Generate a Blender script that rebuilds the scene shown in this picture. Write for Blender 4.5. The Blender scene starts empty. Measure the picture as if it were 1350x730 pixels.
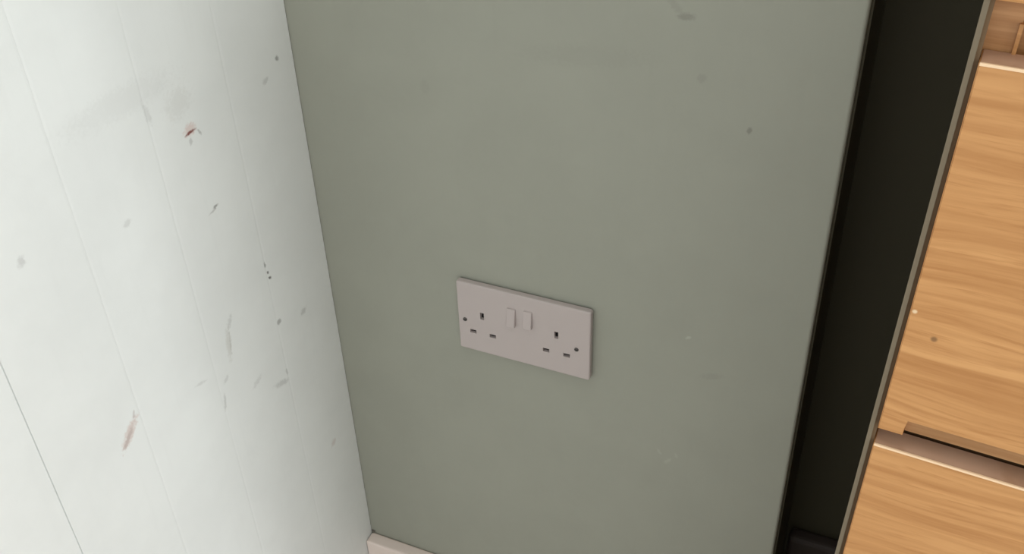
import bpy, bmesh, math, random
from mathutils import Vector, Matrix

random.seed(4)
S = bpy.context.scene
COL = S.collection

# ------------------------------------------------------------------ camera
H = 1.163                       # eye height above the floor
DW = 0.726                      # eye to the grey-green wall
FPX = 1320.76                   # focal length in pixels of the 1350 px frame
PITCH, ROLL, YAW = 0.6289, -0.0334, -0.4331
fwd = Vector((math.sin(YAW)*math.cos(PITCH), math.cos(YAW)*math.cos(PITCH), -math.sin(PITCH)))
r0 = Vector((math.cos(YAW), -math.sin(YAW), 0))
u0 = r0.cross(fwd)
rt = math.cos(ROLL)*r0 + math.sin(ROLL)*u0
up = -math.sin(ROLL)*r0 + math.cos(ROLL)*u0
cd = bpy.data.cameras.new('camera')
cd.sensor_fit = 'HORIZONTAL'
cd.sensor_width = 36
cd.lens = 36*FPX/1350
cd.clip_start = 0.02
cam = bpy.data.objects.new('camera', cd)
COL.objects.link(cam)
m = Matrix((rt, up, -fwd)).transposed().to_4x4()
m.translation = Vector((0, -DW, H))
cam.matrix_world = m
S.camera = cam

# ------------------------------------------------------------------ light
w = bpy.data.worlds.new('overcast')
S.world = w
w.use_nodes = True
bg = w.node_tree.nodes['Background']
bg.inputs['Color'].default_value = (0.96, 1.0, 1.0, 1)
bg.inputs['Strength'].default_value = 0.80


def area(name, loc, target, sx, sy, watts, color):
    l = bpy.data.lights.new(name, 'AREA')
    l.shape = 'RECTANGLE'
    l.size, l.size_y = sx, sy
    l.energy = watts
    l.color = color
    o = bpy.data.objects.new(name, l)
    COL.objects.link(o)
    o.location = loc
    o.rotation_euler = (Vector(target)-Vector(loc)).to_track_quat('-Z', 'Y').to_euler()
    return o


# daylight from the window in the right-hand wall; an overhead fill lamp added, no fixture
area('overhead_fill', (-0.15, -0.75, 2.35), (-0.15, -0.75, 0.0), 0.35, 0.35, 2.0, (1.0, 0.97, 0.92))
area('window_daylight', (1.98, -0.975, 1.05), (0.0, -0.975, 1.05), 0.95, 1.6, 25, (0.97, 1.0, 1.0))
S.view_settings.view_transform = 'Standard'
S.view_settings.look = 'None'
S.view_settings.gamma = 1
S.view_settings.use_curve_mapping = False
S.view_settings.exposure = 0.52


# ------------------------------------------------------------------ helpers
def link(name, bm, mat, parent=None, smooth=False):
    me = bpy.data.meshes.new(name)
    bmesh.ops.recalc_face_normals(bm, faces=bm.faces)
    bm.to_mesh(me)
    bm.free()
    me.materials.append(mat)
    if smooth:
        for p in me.polygons:
            p.use_smooth = True
    o = bpy.data.objects.new(name, me)
    COL.objects.link(o)
    if parent:
        o.parent = parent
    return o


def box(bm, x0, x1, y0, y1, z0, z1, bev=0.0, seg=2):
    g = bmesh.ops.create_cube(bm, size=1)
    vs = g['verts']
    for v in vs:
        v.co = Vector((x0 if v.co.x < 0 else x1, y0 if v.co.y < 0 else y1, z0 if v.co.z < 0 else z1))
    if bev:
        es = list({e for v in vs for e in v.link_edges})
        bmesh.ops.bevel(bm, geom=es, offset=bev, segments=seg, affect='EDGES', profile=0.5)
    return vs


def boxbm(*a, **k):
    bm = bmesh.new()
    box(bm, *a, **k)
    return bm


def empty(name, loc, rot=(0, 0, 0)):
    o = bpy.data.objects.new(name, None)
    o.empty_display_size = 0.05
    COL.objects.link(o)
    o.location = loc
    o.rotation_euler = rot
    return o


def struct(o, label, cat):
    o['kind'] = 'structure'
    o['label'] = label
    o['category'] = cat
    return o


# ------------------------------------------------------------------ materials
class NT:
    def __init__(self, name):
        self.m = bpy.data.materials.new(name)
        self.m.use_nodes = True
        self.t = self.m.node_tree
        self.b = self.t.nodes['Principled BSDF']

    def n(self, typ, **k):
        o = self.t.nodes.new(typ)
        for a, v in k.items():
            setattr(o, a, v)
        return o

    def l(self, a, b):
        self.t.links.new(a, b)

    def val(self, sock, v):
        if hasattr(v, 'is_linked'):
            self.l(v, sock)
        else:
            sock.default_value = v

    def math(self, op, a, b=0.0, c=0.0):
        o = self.n('ShaderNodeMath', operation=op)
        self.val(o.inputs[0], a)
        self.val(o.inputs[1], b)
        self.val(o.inputs[2], c)
        return o.outputs[0]

    def mix(self, fac, a, b):
        o = self.n('ShaderNodeMix', data_type='RGBA')
        self.val(o.inputs[0], fac)
        for s, v in ((o.inputs[6], a), (o.inputs[7], b)):
            if hasattr(v, 'is_linked'):
                self.l(v, s)
            else:
                s.default_value = (*v, 1)
        return o.outputs[2]

    def noise(self, vec, scale, detail=3, rough=0.5):
        o = self.n('ShaderNodeTexNoise')
        if vec is not None:
            self.l(vec, o.inputs['Vector'])
        o.inputs['Scale'].default_value = scale
        o.inputs['Detail'].default_value = detail
        o.inputs['Roughness'].default_value = rough
        return o.outputs['Fac']

    def mapping(self, vec, scale):
        o = self.n('ShaderNodeMapping')
        self.l(vec, o.inputs['Vector'])
        o.inputs['Scale'].default_value = scale
        return o.outputs['Vector']

    def smooth(self, v, lo, hi, a=0.0, b=1.0):
        o = self.n('ShaderNodeMapRange', interpolation_type='SMOOTHSTEP')
        self.l(v, o.inputs['Value'])
        for i, x in zip(('From Min', 'From Max', 'To Min', 'To Max'), (lo, hi, a, b)):
            o.inputs[i].default_value = x
        return o.outputs['Result']

    def bump(self, h, strength, dist=0.001):
        o = self.n('ShaderNodeBump')
        self.l(h, o.inputs['Height'])
        o.inputs['Strength'].default_value = strength
        o.inputs['Distance'].default_value = dist
        self.l(o.outputs['Normal'], self.b.inputs['Normal'])


def plain(name, col, rough=0.5, spec=0.5):
    t = NT(name)
    t.b.inputs['Base Color'].default_value = (*col, 1)
    t.b.inputs['Roughness'].default_value = rough
    t.b.inputs['Specular IOR Level'].default_value = spec
    pos = t.n('ShaderNodeNewGeometry').outputs['Position']
    t.bump(t.noise(pos, 700, 2), 0.08, 0.0005)
    return t.m


def painted(name, base, axis, marks, rough, mottle, spec=0.4):
    """Wall paint with scuffs and painted-in shade.  marks: (along, z, half-length, half-width, angle, colour, opacity)."""
    t = NT(name)
    pos = t.n('ShaderNodeNewGeometry').outputs['Position']
    sep = t.n('ShaderNodeSeparateXYZ')
    t.l(pos, sep.inputs[0])
    a, z = sep.outputs[axis], sep.outputs[2]
    n1 = t.noise(pos, 9, 4, 0.6)
    n2 = t.noise(pos, 420, 3, 0.6)
    n3 = t.noise(pos, 330, 2, 0.6)
    st = t.noise(t.mapping(pos, (40, 40, 3)), 3.0, 3)
    lo = tuple(c*(1-mottle) for c in base)
    hi = tuple(min(c*(1+mottle*0.6), 0.95) for c in base)
    colr = t.mix(t.smooth(n1, 0.3, 0.7), lo, hi)
    colr = t.mix(t.math('MULTIPLY', t.smooth(st, 0.55, 0.8), 0.25), colr, tuple(c*0.94 for c in base))
    for (ma, mz, hl, hw, ang, c, op) in marks:
        da = t.math('SUBTRACT', a, ma)
        dz = t.math('SUBTRACT', z, mz)
        ca, sa = math.cos(ang), math.sin(ang)
        p = t.math('ADD', t.math('MULTIPLY', da, ca/hl), t.math('MULTIPLY', dz, sa/hl))
        q = t.math('ADD', t.math('MULTIPLY', da, -sa/hw), t.math('MULTIPLY', dz, ca/hw))
        d = t.math('SQRT', t.math('ADD', t.math('MULTIPLY', p, p), t.math('MULTIPLY', q, q)))
        d = t.math('ADD', d, t.math('MULTIPLY', t.math('SUBTRACT', n3, 0.5), 1.3))
        f = t.smooth(d, 0.35, 1.1, op, 0.0)
        colr = t.mix(f, colr, c)
    t.l(colr, t.b.inputs['Base Color'])
    t.b.inputs['Roughness'].default_value = rough
    t.b.inputs['Specular IOR Level'].default_value = spec
    t.bump(t.math('ADD', n2, t.math('MULTIPLY', n1, 3.0)), 0.10, 0.0006)
    return t.m


GREY = (0.33, 0.33, 0.32)
DARK = (0.09, 0.085, 0.08)
RED = (0.20, 0.055, 0.045)
PINK = (0.55, 0.40, 0.36)
left_marks = [
    (-0.1535, 0.7785, 0.0095, 0.0065, 0.05, (0.66, 0.50, 0.46), 0.60),   # pale red halo
    (-0.1541, 0.7762, 0.0080, 0.0017, 0.07, RED, 0.95),                 # red chip
    (-0.1435, 0.7710, 0.0045, 0.0016, -1.1, GREY, 0.55),
    (-0.1564, 0.7680, 0.0042, 0.0028, 1.3, GREY, 0.40),
    (-0.1455, 0.6985, 0.0045, 0.0018, 0.10, (0.22, 0.22, 0.21), 0.75),
    (-0.1500, 0.6960, 0.0060, 0.0014, 0.15, GREY, 0.45),
    (-0.0985, 0.6035, 0.0040, 0.0018, -1.44, (0.2, 0.2, 0.19), 0.70),
    (-0.0965, 0.5930, 0.0026, 0.0016, -1.2, DARK, 0.85),
    (-0.0952, 0.5860, 0.0030, 0.0020, -0.6, DARK, 0.90),
    (-0.1624, 0.5800, 0.0085, 0.0034, 1.10, GREY, 0.30),
    (-0.1703, 0.5590, 0.0230, 0.0044, 1.42, (0.42, 0.40, 0.35), 0.30),
    (-0.1680, 0.5600, 0.0200, 0.0014, 1.42, (0.30, 0.29, 0.25), 0.22),
    (-0.1935, 0.5040, 0.0120, 0.0022, 1.37, GREY, 0.35),
    (-0.1850, 0.5260, 0.0060, 0.0030, 0.5, GREY, 0.25),
    (-0.3050, 0.5665, 0.0190, 0.0062, 0.74, (0.60, 0.47, 0.43), 0.62),
    (-0.3085, 0.5630, 0.0140, 0.0028, 0.74, (0.42, 0.34, 0.32), 0.50),
    (-0.2960, 0.5790, 0.0060, 0.0018, 1.2, (0.42, 0.36, 0.35), 0.45),
    (-0.3430, 0.7678, 0.0055, 0.0042, 1.3, (0.40, 0.40, 0.40), 0.40),
    (-0.2443, 0.7404, 0.0055, 0.0038, 0.4, (0.46, 0.46, 0.45), 0.35),
    (-0.0250, 0.7883, 0.0036, 0.0030, 0.1, (0.14, 0.14, 0.13), 0.65),
    (-0.0469, 0.7752, 0.0060, 0.0034, 0.3, GREY, 0.35),
    (-0.0952, 0.5302, 0.0044, 0.0038, 0.2, (0.24, 0.24, 0.23), 0.60),
    (-0.0546, 0.5145, 0.0070, 0.0046, 0.3, GREY, 0.40),
    (-0.1110, 0.4594, 0.0150, 0.0046, -0.42, GREY, 0.35),
    (-0.0990, 0.4660, 0.0060, 0.0020, -1.4, GREY, 0.35),
    (-0.2162, 0.5475, 0.0080, 0.0022, -0.3, GREY, 0.25),
    (-0.1950, 0.8120, 0.0120, 0.0036, -1.45, GREY, 0.22),
    (-0.1600, 0.8050, 0.0200, 0.0160, 0.2, (0.50, 0.49, 0.46), 0.20),
    (-0.2167, 0.8324, 0.0700, 0.0150, -0.05, (0.54, 0.54, 0.53), 0.17),
    (-0.1450, 0.4900, 0.0100, 0.0040, 0.3, GREY, 0.22),
    (-0.0450, 0.3100, 0.0070, 0.0050, 0.6, (0.50, 0.38, 0.35), 0.35),
]
WG = (0.328, 0.333, 0.280)
back_marks = [
    (-0.5530, 0.1020, 0.0040, 0.0030, 0.0, (0.08, 0.06, 0.055), 0.9),  # dark spot painted for the shade of the small corner gap
    (-0.1812, 0.8690, 0.0085, 0.0040, 0.1, tuple(c*0.62 for c in WG), 0.60),
    (-0.1900, 0.8760, 0.0100, 0.0040, 2.4, tuple(c*0.75 for c in WG), 0.35),
    (-0.1230, 0.7824, 0.0038, 0.0026, 1.4, tuple(c*0.55 for c in WG), 0.65),
    (-0.1652, 0.8207, 0.0050, 0.0050, 0.0, tuple(c*0.75 for c in WG), 0.40),
    (-0.1557, 0.5588, 0.0034, 0.0022, 0.8, (0.46, 0.47, 0.41), 0.60),
    (-0.1290, 0.5190, 0.0140, 0.0050, 0.3, tuple(c*0.80 for c in WG), 0.35),
    (-0.1646, 0.3900, 0.0070, 0.0025, 0.9, (0.42, 0.42, 0.36), 0.45),
    (-0.1740, 0.4000, 0.0060, 0.0020, 2.2, (0.42, 0.42, 0.36), 0.35),
    (-0.1560, 0.4010, 0.0050, 0.0020, 1.9, (0.42, 0.42, 0.36), 0.35),
    (-0.4161, 0.7714, 0.0060, 0.0090, 0.0, tuple(c*0.82 for c in WG), 0.30),
    (-0.2600, 0.8250, 0.0700, 0.0120, 0.1, tuple(c*0.86 for c in WG), 0.30),
]
M_WHITE = painted('white_board_paint', (0.79, 0.81, 0.80), 1, left_marks, 0.5, 0.035)
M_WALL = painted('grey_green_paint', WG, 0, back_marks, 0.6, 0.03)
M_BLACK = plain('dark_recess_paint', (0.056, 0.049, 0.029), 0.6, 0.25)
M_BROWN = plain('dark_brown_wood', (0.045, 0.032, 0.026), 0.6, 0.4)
M_SKIRT = plain('pinkish_white_gloss', (0.84, 0.72, 0.66), 0.4, 0.4)
M_FLOOR = plain('beige_floor', (0.70, 0.63, 0.57), 0.6, 0.4)
M_PLASTIC = plain('socket_plastic', (0.48, 0.42, 0.405), 0.35, 0.5)
M_HOLE = plain('dark_hole', (0.012, 0.010, 0.010), 0.7, 0.2)
M_SCREW = plain('dull_screw', (0.10, 0.09, 0.085), 0.5, 0.4)
M_EDGE = plain('grey_carcass_edge', (0.175, 0.14, 0.094), 0.6, 0.3)
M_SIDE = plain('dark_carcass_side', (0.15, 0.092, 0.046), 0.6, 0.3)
M_PALE = plain('banding_highlight', (0.86, 0.62, 0.40), 0.4, 0.5)  # paler wood, the edge highlight put into its colour


def oak(name, base, knots=True):
    t = NT(name)
    co = t.n('ShaderNodeTexCoord').outputs['Object']
    warp = t.n('ShaderNodeVectorMath', operation='ADD')
    wn = t.n('ShaderNodeTexNoise')
    t.l(t.mapping(co, (6, 6, 14)), wn.inputs['Vector'])
    wn.inputs['Scale'].default_value = 1.0
    sc = t.n('ShaderNodeVectorMath', operation='SCALE')
    t.l(wn.outputs['Color'], sc.inputs[0])
    sc.inputs['Scale'].default_value = 0.022
    t.l(co, warp.inputs[0])
    t.l(sc.outputs[0], warp.inputs[1])
    wv = warp.outputs[0]
    g1 = t.noise(t.mapping(wv, (5, 5, 125)), 1.0, 4, 0.6)
    g2 = t.noise(t.mapping(wv, (24, 24, 420)), 1.0, 3, 0.6)
    g3 = t.noise(t.mapping(wv, (3, 3, 22)), 1.0, 2, 0.5)
    dk = tuple(c*f for c, f in zip(base, (0.76, 0.68, 0.58)))
    lt = tuple(c*f for c, f in zip(base, (1.14, 1.20, 1.28)))
    colr = t.mix(t.smooth(g1, 0.3, 0.7), dk, lt)
    colr = t.mix(t.math('MULTIPLY', t.smooth(g3, 0.35, 0.65), 0.45), colr, base)
    colr = t.mix(t.math('MULTIPLY', t.smooth(g2, 0.50, 0.72), 0.70), colr, dk)
    if knots:
        sep = t.n('ShaderNodeSeparateXYZ')
        t.l(co, sep.inputs[0])
        for (kx, kz, r, c, op) in ((0.0148, 0.0667, 0.0022, (0.18, 0.09, 0.035), 0.8),
                                   (0.0030, 0.0800, 0.0016, (0.85, 0.68, 0.45), 0.7),
                                   (0.0550, 0.1050, 0.0016, (0.30, 0.16, 0.06), 0.5)):
            dx = t.math('SUBTRACT', sep.outputs[0], kx)
            dz = t.math('SUBTRACT', sep.outputs[2], kz)
            d = t.math('SQRT', t.math('ADD', t.math('MULTIPLY', dx, dx), t.math('MULTIPLY', dz, dz)))
            colr = t.mix(t.smooth(d, r*0.35, r, op, 0.0), colr, c)
    t.l(colr, t.b.inputs['Base Color'])
    t.b.inputs['Roughness'].default_value = 0.42
    t.b.inputs['Specular IOR Level'].default_value = 0.4
    t.bump(g2, 0.12, 0.0005)
    return t.m


M_OAK = oak('oak_veneer', (0.535, 0.266, 0.097))
M_OAKIN = oak('oak_carcass', (0.52, 0.27, 0.115), False)
M_OAKSCOOP = oak('oak_scoop_shade', (0.36, 0.185, 0.075), False)  # darker oak, the shade under the lip put into the colour
M_OAKTOP = oak('oak_top_edge', (0.52, 0.33, 0.225), False)

# ------------------------------------------------------------------ setting
XL = -0.5554                     # face of the white boards
XR, LEAN = -0.0526, 0.0104       # free edge of the grey-green wall (a little out of plumb)
TOPZ = 2.40
RD = 0.13                        # depth of the dark recess

struct(link('floor', boxbm(XL-0.06, 2.0, -2.4, 0.20, -0.05, 0.0), M_FLOOR),
       'beige floor below the grey-green wall', 'floor')

struct(link('ceiling', boxbm(XL-0.06, 2.1, -2.4, 0.20, TOPZ, TOPZ+0.05), plain('ceiling_white', (0.75, 0.75, 0.73), 0.7, 0.2)),
       'white ceiling above the two walls', 'ceiling')

# white wall of vertical matchboards: each board is a part, 97 mm to the next
wl = empty('wall_left', (XL, -1.0, 0.0))
struct(wl, 'white painted wall of vertical boards with scuffs, left of the corner', 'wall')
link('wall_core', boxbm(-0.06, -0.012, -1.4, 1.0, 0.0, TOPZ), M_WHITE, wl)
edges = [0.0, -0.0978, -0.1958, -0.2895, -0.3864]
while edges[-1] > -2.3:
    edges.append(edges[-1]-0.0970)
for i in range(len(edges)-1):
    y1, y0 = edges[i], edges[i+1]
    sharp0, sharp1 = (i+1) >= 4, i >= 4       # joints 1-3 are filled with paint, the fourth is open
    g0, g1 = 0.00003, (0.00003 if i else 0.0)
    bm = bmesh.new()
    c0, d0 = (0.0005, 0.0022) if sharp0 else (0.0023, 0.00016)
    c1, d1 = (0.0005, 0.0022) if sharp1 else (0.0023, 0.00016)
    prof = [(-0.012, y0+g0), (-d0, y0+g0), (0.0, y0+g0+c0), (0.0, y1-g1-c1), (-d1, y1-g1), (-0.012, y1-g1)]
    if i == 0:
        y1 = -0.0008
        prof[5] = (-0.012, y1)
        prof[3:5] = [(0.0, y1-0.0002), (-0.0002, y1)]
    lo = [bm.verts.new((px, py+1.0, 0.0)) for px, py in prof]
    hi = [bm.verts.new((px, py+1.0, TOPZ)) for px, py in prof]
    n = len(prof)
    for k in range(n):
        bm.faces.new((lo[k], lo[(k+1) % n], hi[(k+1) % n], hi[k]))
    bm.faces.new(lo)
    bm.faces.new(list(reversed(hi)))
    link('board', bm, M_WHITE, wl)

# grey-green wall, its free right-hand edge rounded
bm = bmesh.new()
vs = box(bm, XL-0.06, 0, 0.0, RD, 0.0, TOPZ)
for v in vs:
    if v.co.x > XL:
        v.co.x = XR+LEAN*(H-v.co.z)
ed = [e for e in bm.edges if all(v.co.x > XL and v.co.y < 0.01 for v in e.verts)]
bmesh.ops.bevel(bm, geom=ed, offset=0.003, segments=4, affect='EDGES', profile=0.5)
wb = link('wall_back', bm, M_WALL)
struct(wb, 'grey-green painted wall behind the double socket', 'wall')

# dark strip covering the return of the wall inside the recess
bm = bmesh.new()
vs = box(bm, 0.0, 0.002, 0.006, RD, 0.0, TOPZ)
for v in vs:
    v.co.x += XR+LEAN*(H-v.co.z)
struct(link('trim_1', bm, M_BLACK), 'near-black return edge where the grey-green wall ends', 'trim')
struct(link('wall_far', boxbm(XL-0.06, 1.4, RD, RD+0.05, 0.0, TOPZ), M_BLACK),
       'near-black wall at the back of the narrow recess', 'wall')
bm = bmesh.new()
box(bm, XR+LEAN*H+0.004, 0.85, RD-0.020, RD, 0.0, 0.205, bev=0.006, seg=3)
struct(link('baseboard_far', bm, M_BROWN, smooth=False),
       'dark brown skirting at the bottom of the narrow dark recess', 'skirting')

# pinkish white skirting on the grey-green wall
bm = bmesh.new()
box(bm, XL+0.0005, XR+LEAN*(H-0.05), -0.018, 0.0, 0.0, 0.100, bev=0.003, seg=3)
struct(link('baseboard_back', bm, M_SKIRT), 'pinkish white skirting in the corner of the walls', 'skirting')

# right-hand wall with the window the daylight comes through (outside the frame)
wr = empty('wall_right', (2.0, -1.15, 0.0))
struct(wr, 'pale wall with a window opening, right of the chest of drawers', 'wall')
for (y0, y1, z0, z1) in ((-1.25, -0.31, 0, 2.4), (0.67, 1.2, 0, 2.4), (-0.31, 0.67, 0, 0.22), (-0.31, 0.67, 1.88, 2.4)):
    link('wall_section', boxbm(0.0, 0.1, y0, y1, z0, z1), M_WALL, wr)


# ------------------------------------------------------------------ double socket
SX, SZ, SW, SH, ST = -0.3950, H-0.5965, 0.1455, 0.0870, 0.008
sock = empty('double_socket', (SX+SW/2, 0.0, SZ-SH/2))
sock['label'] = 'pale pinkish-white double plug socket on the grey-green wall'
sock['category'] = 'socket'


def loc(u, v):                   # millimetres from the plate's top left corner
    return u/1000-SW/2, v/1000+SH/2


def hole_boxes():
    out = []
    for eu in (27.8, 109.4):
        out.append((eu-2.1, eu+2.1, -42.6, -34.0))            # earth
        out.append((eu-14.6, eu-7.6, -63.4, -58.9))           # live / neutral
        out.append((eu+7.6, eu+14.6, -63.4, -58.9))
    return out


bm = bmesh.new()
vs = box(bm, -SW/2, SW/2, -ST, -0.0016, -SH/2, SH/2)
ed = [e for e in bm.edges if abs(e.verts[0].co.y-e.verts[1].co.y) > 0.005]
bmesh.ops.bevel(bm, geom=ed, offset=0.0025, segments=4, affect='EDGES', profile=0.5)
ed = [e for e in bm.edges if all(v.co.y < -ST+1e-5 for v in e.verts)]
bmesh.ops.bevel(bm, geom=ed, offset=0.0016, segments=3, affect='EDGES', profile=0.5)
plate = link('faceplate', bm, M_PLASTIC, sock)
link('gap_shade', boxbm(-SW/2+0.002, SW/2-0.002, -0.0016, 0.0, -SH/2+0.002, SH/2-0.002), M_HOLE, sock)['label'] = 'dark sheet for the shade in the gap behind the plate'  # black sheet standing for the shadow gap round the plate
bm = bmesh.new()
for b in hole_boxes():
    x0, z0 = loc(b[0], b[2])
    x1, z1 = loc(b[1], b[3])
    box(bm, x0, x1, -ST-0.005, -ST+0.0045, z0, z1)
cut = link('cutter', bm, M_HOLE, sock)
md = plate.modifiers.new('holes', 'BOOLEAN')
md.operation, md.solver, md.object = 'DIFFERENCE', 'EXACT', cut
bpy.context.view_layer.update()
me = bpy.data.meshes.new_from_object(plate.evaluated_get(bpy.context.evaluated_depsgraph_get()))
plate.modifiers.clear()
plate.data = me
bpy.data.objects.remove(cut, do_unlink=True)
for b in hole_boxes():
    x0, z0 = loc(b[0], b[2])
    x1, z1 = loc(b[1], b[3])
    o = link('pin_slot', boxbm(x0, x1, -ST+0.0037, -ST+0.0044, z0+0.0001, z1-0.0001), M_HOLE, sock)
    o['label'] = 'black pin slot'
for (u0_, u1_, v0, v1) in ((56.5, 65.5, -40.0, -18.5), (74.5, 83.5, -37.5, -17.0)):
    x0, z0 = loc(u0_, v0)
    x1, z1 = loc(u1_, v1)
    bm = bmesh.new()
    vs = box(bm, x0, x1, -ST-0.0042, -ST+0.002, z0, z1)
    for v in vs:                 # a rocker: its lower end stands prouder
        if v.co.y < -ST-0.001 and v.co.z > (z0+z1)/2:
            v.co.y = -ST-0.0012
    bmesh.ops.bevel(bm, geom=list(bm.edges), offset=0.0005, segments=2, affect='EDGES')
    link('rocker_switch', bm, M_PLASTIC, sock)
for (su, sv) in ((8.0, -47.5), (131.0, -50.0)):
    x0, z0 = loc(su, sv)
    bm = bmesh.new()
    bmesh.ops.create_cone(bm, cap_ends=True, segments=20, radius1=0.0024, radius2=0.0021, depth=0.0012,
                          matrix=Matrix.Translation((x0, -ST-0.0002, z0)) @ Matrix.Rotation(math.radians(90), 4, 'X'))
    sc = link('screw', bm, M_SCREW, sock)
    sc['label'] = 'dark fixing screw'
    link('screw_slot', boxbm(x0-0.0019, x0+0.0019, -ST-0.0010, -ST-0.0003, z0-0.0004, z0+0.0004), M_HOLE, sc)

# ------------------------------------------------------------------ chest of drawers
XC, YC, CA, CR = 0.0178, 0.30, -0.0479, 0.0106


def cab(u, v):
    s = u*math.cos(CR)+v*math.sin(CR)
    return Vector((XC+s*math.cos(CA), -YC+s*math.sin(CA), H-u*math.sin(CR)+v*math.cos(CR)))


chest = empty('chest_of_drawers', cab(0, -H), (0, CR, CA))
chest['label'] = 'oak veneered chest of drawers beside the dark recess, right of the socket'
chest['category'] = 'chest of drawers'
CW, CDP = 0.60, 0.38


def zl(v):
    return v+H


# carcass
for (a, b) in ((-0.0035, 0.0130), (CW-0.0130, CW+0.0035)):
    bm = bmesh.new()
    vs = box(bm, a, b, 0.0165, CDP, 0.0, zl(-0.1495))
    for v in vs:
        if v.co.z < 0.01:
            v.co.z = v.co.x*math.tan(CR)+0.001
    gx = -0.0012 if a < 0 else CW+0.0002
    for v in box(bm, gx, gx+0.0018, 0.0035, 0.0165, 0.01, zl(-0.1495)):  # dark brown strip filling the gap, its shade put into the colour
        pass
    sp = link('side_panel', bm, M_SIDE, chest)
    lx = a if a < 0 else b-0.0023
    bm = bmesh.new()
    vs = box(bm, lx, lx+0.0023, 0.0012, 0.0165, 0.0, zl(-0.1495))
    for v in vs:
        if v.co.z < 0.01:
            v.co.z = v.co.x*math.tan(CR)+0.001
    e = link('edge_lip', bm, M_EDGE, sp)
    e['label'] = 'greyish front edge'
link('back_panel', boxbm(0.0130, CW-0.0130, CDP-0.008, CDP, 0.06, zl(-0.1495)), M_OAKIN, chest)
bm = boxbm(-0.0045, CW+0.0045, 0.0, CDP, zl(-0.1495), zl(-0.1245), bev=0.0012)
link('top', bm, M_OAK, chest)
link('front_rail', boxbm(0.0130, CW-0.0130, 0.0215, 0.040, zl(-0.200), zl(-0.1497)), M_OAKIN, chest)
# wood facing on the side panel's front edge, seen in the gap above the first drawer
link('edge_facing', boxbm(-0.0010, 0.0130, 0.0155, 0.0164, zl(-0.200), zl(-0.1497)), M_OAKIN, chest)
o = link('edge_strip', boxbm(0.0120, 0.0136, 0.0140, 0.0180, zl(-0.176), zl(-0.1625)), M_OAK, chest)
o['label'] = 'pale upright edge strip'
bm = bmesh.new()
vs = box(bm, 0.0130, CW-0.0130, 0.03, 0.045, 0.0, 0.115)
for v in vs:
    if v.co.z < 0.01:
        v.co.z = v.co.x*math.tan(CR)+0.001
link('plinth', bm, M_OAKIN, chest)

# drawers: front with a finger scoop let into its lower edge
FH, TH, HALF, SCO, LIP = 0.2087, 0.0150, 0.0050, 0.0115, 0.0135


def front_bm():
    bm = bmesh.new()
    U0, U1 = 0.0008, CW
    prof = [(U0, 0), (LIP, 0), (LIP, SCO), (U1-LIP, SCO), (U1-LIP, 0), (U1, 0), (U1, FH), (U0, FH)]
    fr = [bm.verts.new((a, 0.0, b)) for a, b in prof]
    mid = [bm.verts.new((a, HALF, b)) for a, b in prof]
    n = len(prof)
    bm.faces.new(fr)
    for k in range(n):
        bm.faces.new((fr[k], fr[(k+1) % n], mid[(k+1) % n], mid[k]))
    bm.faces.new((mid[1], mid[2], mid[3], mid[4]))        # back of the scoop
    bk = [bm.verts.new((a, TH, b)) for a, b in ((U0, 0), (U1, 0), (U1, FH), (U0, FH))]
    bm.faces.new((mid[0], mid[1], mid[4], mid[5], bk[1], bk[0]))
    bm.faces.new((mid[5], mid[6], bk[2], bk[1]))
    bm.faces.new((mid[6], mid[7], bk[3], bk[2]))
    bm.faces.new((mid[7], mid[0], bk[0], bk[3]))
    bm.faces.new(bk)
    ed = [e for e in bm.edges if all(abs(v.co.y) < 1e-6 for v in e.verts)]
    bmesh.ops.bevel(bm, geom=ed, offset=0.0006, segments=2, affect='EDGES')
    return bm


tops = [-0.1760, -0.3963, -0.6166, -0.8369]
f0 = link('drawer', front_bm(), M_OAK, chest)
t0 = link('top_edge', boxbm(0.0014, CW-0.0006, 0.0012, TH, FH, FH+0.0004), M_OAKTOP, f0)
t0['label'] = 'greyish-brown top edge'
b0 = link('edge_band', boxbm(0.0012, CW-0.0004, -0.0003, 0.0010, FH-0.0009, FH+0.0005, bev=0.0002), M_PALE, f0)
b0['label'] = 'pale edge banding, highlight in its colour'
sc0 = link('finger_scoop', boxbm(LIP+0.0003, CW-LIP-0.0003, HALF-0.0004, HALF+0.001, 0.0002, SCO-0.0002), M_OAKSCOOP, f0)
sc0['label'] = 'finger scoop along the lower edge, shade painted in'
r0_ = link('divider_rail', boxbm(0.0130, CW-0.0130, 0.0195, 0.040, -0.030, 0.012), M_SIDE, chest)
for k, tz in enumerate(tops):
    if k == 0:
        f, r = f0, r0_
    else:
        f, r = f0.copy(), r0_.copy()
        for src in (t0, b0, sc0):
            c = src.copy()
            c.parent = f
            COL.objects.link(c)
        f.parent = r.parent = chest
        COL.objects.link(f)
        COL.objects.link(r)
    f.location = r.location = (0.0, 0.0, zl(tz)-FH)
